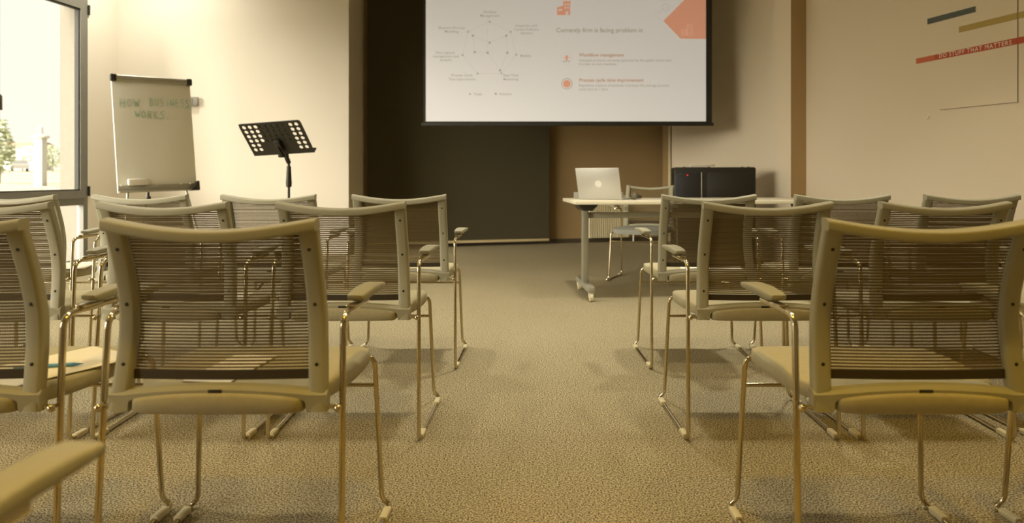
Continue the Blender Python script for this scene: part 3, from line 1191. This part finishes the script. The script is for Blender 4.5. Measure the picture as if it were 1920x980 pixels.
d.box((DW / 2 - .0, .0015, DH / 2 - .01), (.003, .008, DH - .02))
d.box((0, .0015, DH), (DW - .034, .008, .003))
d.box((0, .022, .001), (DW, .044, .004), .0015)
d.box((0, .043, .006), (DW, .004, .012), .001)


def mpart(mb, name, m, parent=msd, smooth=40):
    mb.bm.transform(tm)
    return mb.build(name, M[m], parent, smooth)


desk = mpart(d, 'desk', 'black', smooth=30)
mpart(MB().box((.012, .006, .185), (cw * 5 + .006, .004, .205), .001), 'folder_backing', 'dark', desk)
mpart(MB().box((0, -.016, .10), (.05, .03, .09), .008).box((0, -.03, .05), (.02, .03, .09), .005), 'desk_bracket', 'black')
MB().cyl((-.055, -.045, 1.085), (-.012, -.045, 1.085), .018, n=14).tube([(0, -.05, 1.13), (0, -.03, 1.06), (0, 0, 1.03)], .017, n=12).build('tilt_knob', M['black'], msd)
MB().cyl((0, 0, .24), (0, 0, 1.06), .0095, n=14).build('pole', M['black'], msd)
MB().lathe([(.011, .84), (.020, .845), (.022, .87), (.016, .98), (.016, 1.00), (.010, 1.003)]).build('height_clutch', M['black'], msd)
MB().cyl((0, 0, .10), (0, 0, .60), .013, n=14).build('lower_tube', M['black'], msd)
for k in range(3):
    a = math.radians(90 + 120 * k)
    MB().tube(fillet([(0, 0, .30), (.10 * math.cos(a), .10 * math.sin(a), .22), (.27 * math.cos(a), .27 * math.sin(a), .010)], .06), .009, n=10).sphere((.27 * math.cos(a), .27 * math.sin(a), .012), .012, 10, 8).build('tripod_leg', M['black'], msd)

# ---------------------------------------------------------------- table with laptop and microphone
TR = math.radians(4.5)
tab = thing('folding_table', 'pale laminate table on grey legs with casters at the front of the room', 'table', (.365, 5.05, 0), TR)
TL_, TD = 1.98, .70
MB().box((TL_ / 2, TD / 2, .731), (TL_, TD, .026), .003).build('tabletop', M['tabletop'], tab)
for x in (.125, TL_ - .07):
    lg = empty('leg')
    lg.parent = tab
    lg.location = (x, 0, 0)
    MB().box((0, TD / 2 - .02, .39), (.048, .07, .62), .006).build('column', M['tableleg'], lg)
    MB().box((0, TD / 2 - .02, .088), (.052, .60, .045), .006).build('foot', M['tableleg'], lg)
    MB().prism([(-.085, 0), (.085, 0), (.035, -.055), (-.035, -.055)], 0, .30).build('bracket', M['dark'], lg, loc=(0, TD / 2 + .13, .718), rot=(math.pi / 2, 0, 0))
    for y in (.06, TD - .09):
        ca = MB()
        ca.cyl((-.011, y, .034), (.011, y, .034), .034, n=22)
        cs = ca.build('caster', M['glide'], lg)
        MB().box((.0, y, .064), (.034, .05, .010), .003).box((-.015, y, .048), (.004, .036, .036), .001).box((.015, y, .048), (.004, .036, .036), .001).build('caster_fork', M['white'], cs)
MB().box((TL_ / 2, TD / 2 - .01, .622), (TL_ - .29, .03, .045), .004).build('crossbeam', M['tableleg'], tab)

lp = thing('laptop', 'open silver laptop on the pale table, seen from behind', 'laptop', (.577, 5.339, .744), math.radians(-29.8))
LW, LH = .36, .25
lt = Matrix.Translation((0, 0, .004)) @ Matrix.Rotation(math.radians(16.4), 4, 'X')
b = MB().box((0, 0, LH / 2), (LW, .007, LH), .0032, 2)
b.bm.transform(lt)
ld = b.build('lid', M['silver'], lp)
b = MB().cyl((0, -.0042, LH / 2), (0, -.003, LH / 2), .027, n=28)
b.bm.transform(lt)
b.build('logo', M['pale'], ld)
b = MB().box((0, .0045, LH / 2), (LW - .02, .002, LH - .02))
b.bm.transform(lt)
b.build('display', M['key'], ld, smooth=0)
bs = MB().box((0, .125, .008), (LW, .25, .014), .005).build('base', M['silver'], lp)
MB().box((0, .085, .0155), (LW - .05, .11, .002)).build('keyboard', M['key'], bs, smooth=0)
MB().box((0, .195, .0153), (.11, .075, .001)).build('trackpad', M['alu'], bs, smooth=0)

mic = thing('microphone', 'handheld microphone with a round grille lying on the table beside the laptop', 'microphone', (.835, 5.33, .744), math.radians(-24))
MB().sphere((0, 0, .0285), .0275, 20, 14).build('grille', M['steel'], mic)
MB().cyl((0, .018, .0285), (0, .032, .028), .0265, .022, n=18).cyl((0, .030, .028), (0, .19, .0175), .020, .0125, n=18).cyl((0, .19, .0175), (0, .205, .0165), .0125, .0105, n=14).build('handle', M['black'], mic)
bxg = MB().box((0, 0, .025), (.40, .08, .05), .006).box((0, -.041, .03), (.36, .003, .006))
tag(bxg.build('slim_case', M['socket'], loc=(.60, 5.70, .744), rot=(0, 0, TR)), 'slim grey case lying on the table behind the laptop', 'case')

# ---------------------------------------------------------------- black cabinet
cb = thing('equipment_cabinet', 'black equipment cabinet with a red light standing in the alcove', 'cabinet', (1.92, 7.03, 0), math.radians(-8))
CW, CD, CHT = .81, .46, 1.015
MB().box((0, CD / 2, CHT / 2 + .02), (CW, CD, CHT - .04), .018, 3).build('body', M['black'], cb)
MB().box((-CW / 2 + .145, -.003, .50), (.235, .008, .92), .004).build('glass_door', M['key'], cb)
MB().box((-CW / 2 + .275, -.006, .50), (.010, .016, .93), .003).build('door_strip', M['alu'], cb)
MB().box((-CW / 2 + .028, -.005, .48), (.006, .010, .92), .002).build('edge_strip', M['bluestrip'], cb)
MB().box((CW / 2 - .26, -.003, .50), (.44, .006, .92), .004).build('side_panel', M['black'], cb)
MB().sphere((-CW / 2 + .135, -.008, .935), .006, 10, 8).build('power_light', M['led'], cb)
for x in (-.30, -.05, .28, .34):
    MB().lathe([(.012, 0), (.012, .006), (.008, .009)], (x, .06, CHT - .003), 14).build('top_bolt', M['dark'], cb)
for x in (-.36, .36):
    for y in (.06, CD - .06):
        MB().lathe([(.022, 0), (.024, .01), (.018, .045)], (x, y, 0), 14).build('foot', M['dark'], cb)
rm = MB()
rm.box((.03, 0, .017), (.20, .05, .016), .006, rot=Matrix.Rotation(-.06, 3, 'Y'))
rm.box((-.10, 0, .013), (.07, .035, .024), .006)
tag(rm.build('remote_control', M['white'], loc=(1.83, 7.16, 1.016), rot=(0, 0, .15)), 'white handheld remote lying on top of the black cabinet', 'remote control')

# ---------------------------------------------------------------- outside the window
tag(MB().loft([[(-5.9, -30, -.4), (-5.4, 12, -.4), (-5.4, 120, -.4), (-5.9, -30, -.41)], [(-15, -30, .1), (-15, 12, .1), (-15, 120, .1), (-15, -30, .09)], [(-150, -30, 4.0), (-150, 12, 4.0), (-150, 120, 4.0), (-150, -30, 3.9)]]).build('ground', M['ground'], smooth=0), kind='structure')


def ground_z(x):
    return .1 + (-15 - x) / 135 * 3.9


def out_pt(px, Y):
    x = (px - VPX) / FPX * Y
    return Vector((x, Y, ground_z(x) - .02))


def tree(px, Y, h, w, label):
    p = out_pt(px, Y)
    t = thing('tree', label, 'tree', p, 0, 'trees across the road outside the window')
    MB().tube([(0, 0, 0), (.06, .02, h * .3), (0, 0, h * .62)], .12, n=8, r2=.05).build('trunk', M['bark'], t)
    b = MB()
    for i in range(900):
        th, ph, rr = random.uniform(0, 2 * math.pi), math.acos(random.uniform(-1, 1)), random.uniform(.55, 1) ** .6
        lump = 1 + .22 * math.sin(3 * th + px) * math.sin(2 * ph + Y)
        c = Vector((w * .5 * rr * lump * math.sin(ph) * math.cos(th), w * .5 * rr * lump * math.sin(ph) * math.sin(th), h * .58 + h * .42 * rr * lump * math.cos(ph)))
        s = random.uniform(.10, .2) * (.6 + .1 * h)
        q = Matrix.Rotation(random.uniform(0, 6.28), 3, 'Z') @ Matrix.Rotation(random.uniform(.2, 1.4), 3, 'X')
        vs = [b.bm.verts.new(c + q @ Vector(v)) for v in ((-s, 0, 0), (0, -s * .5, .02), (s, 0, 0), (0, s * .5, .02))]
        b.bm.faces.new(vs)
    b.build('foliage', M['leaf'], t, smooth=0)


tree(-4, 38, 3.4, 1.5, 'tall pale tree outside the window at the left photo edge')
tree(42, 91, 3.4, 4.4, 'low bushy tree outside the window behind the parked car')
tree(98, 91, 3.6, 3.0, 'low bushy tree outside the window beside the concrete pillar')
p = out_pt(76, 36)
ut = thing('utility_pylon', 'pale broad pylon standing among the trees outside the window', 'pylon', p)
MB().box((0, 0, 1.25), (.42, .42, 2.5), .03).build('shaft', M['concrete'], ut)
MB().lathe([(.40, 2.5), (.40, 2.62), (.12, 2.7), (.10, 3.05), (.02, 3.1)], n=16).build('cap', M['concrete'], ut)
p = out_pt(37, 84)
ca = thing('parked_car', 'pale parked car outside the window below the trees', 'car', p + Vector((0, 0, .02)), math.radians(128))
prof = [(-2.1, .3), (-2.15, .8), (-1.5, .92), (-.9, 1.4), (.7, 1.42), (1.45, .98), (2.15, .85), (2.2, .32)]
b = MB()
b.loft([[(x, -.87, z) for x, z in prof], [(x, .87, z) for x, z in prof]])
b.build('car_body', M['car'], ca, smooth=20)
b = MB()
b.loft([[(-1.25, y, .98), (-.84, y, 1.34), (.62, y, 1.36), (1.2, y, 1.02)] for y in (-.885, .885)])
b.build('side_window', M['carglass'], ca, smooth=0)
b = MB()
b.loft([[(-1.52, y, .95), (-.96, y, 1.36), (-.93, y, 1.34), (-1.49, y, .93)] for y in (-.7, .7)])
b.build('rear_window', M['carglass'], ca, smooth=0)
for x in (-1.35, 1.4):
    for y in (-.74, .74):
        MB().cyl((x, y - .1, .32), (x, y + .1, .32), .32, n=18).build('wheel', M['tyre'], ca)
p = out_pt(52, 100)
hs = thing('distant_house', 'low pale house with a thin red roof line behind the trees outside', 'house', p)
MB().box((0, 0, 1.8), (5.5, 2, 3.6)).build('wall', M['concrete'], hs, smooth=0)
MB().loft([[(-3, -1.3, 3.6), (3, -1.3, 3.6), (3, 1.3, 3.6), (-3, 1.3, 3.6)], [(-2.8, -.4, 3.95), (2.8, -.4, 3.95), (2.8, .4, 3.95), (-2.8, .4, 3.95)]]).build('roof', M['rooftile'], hs, smooth=0)
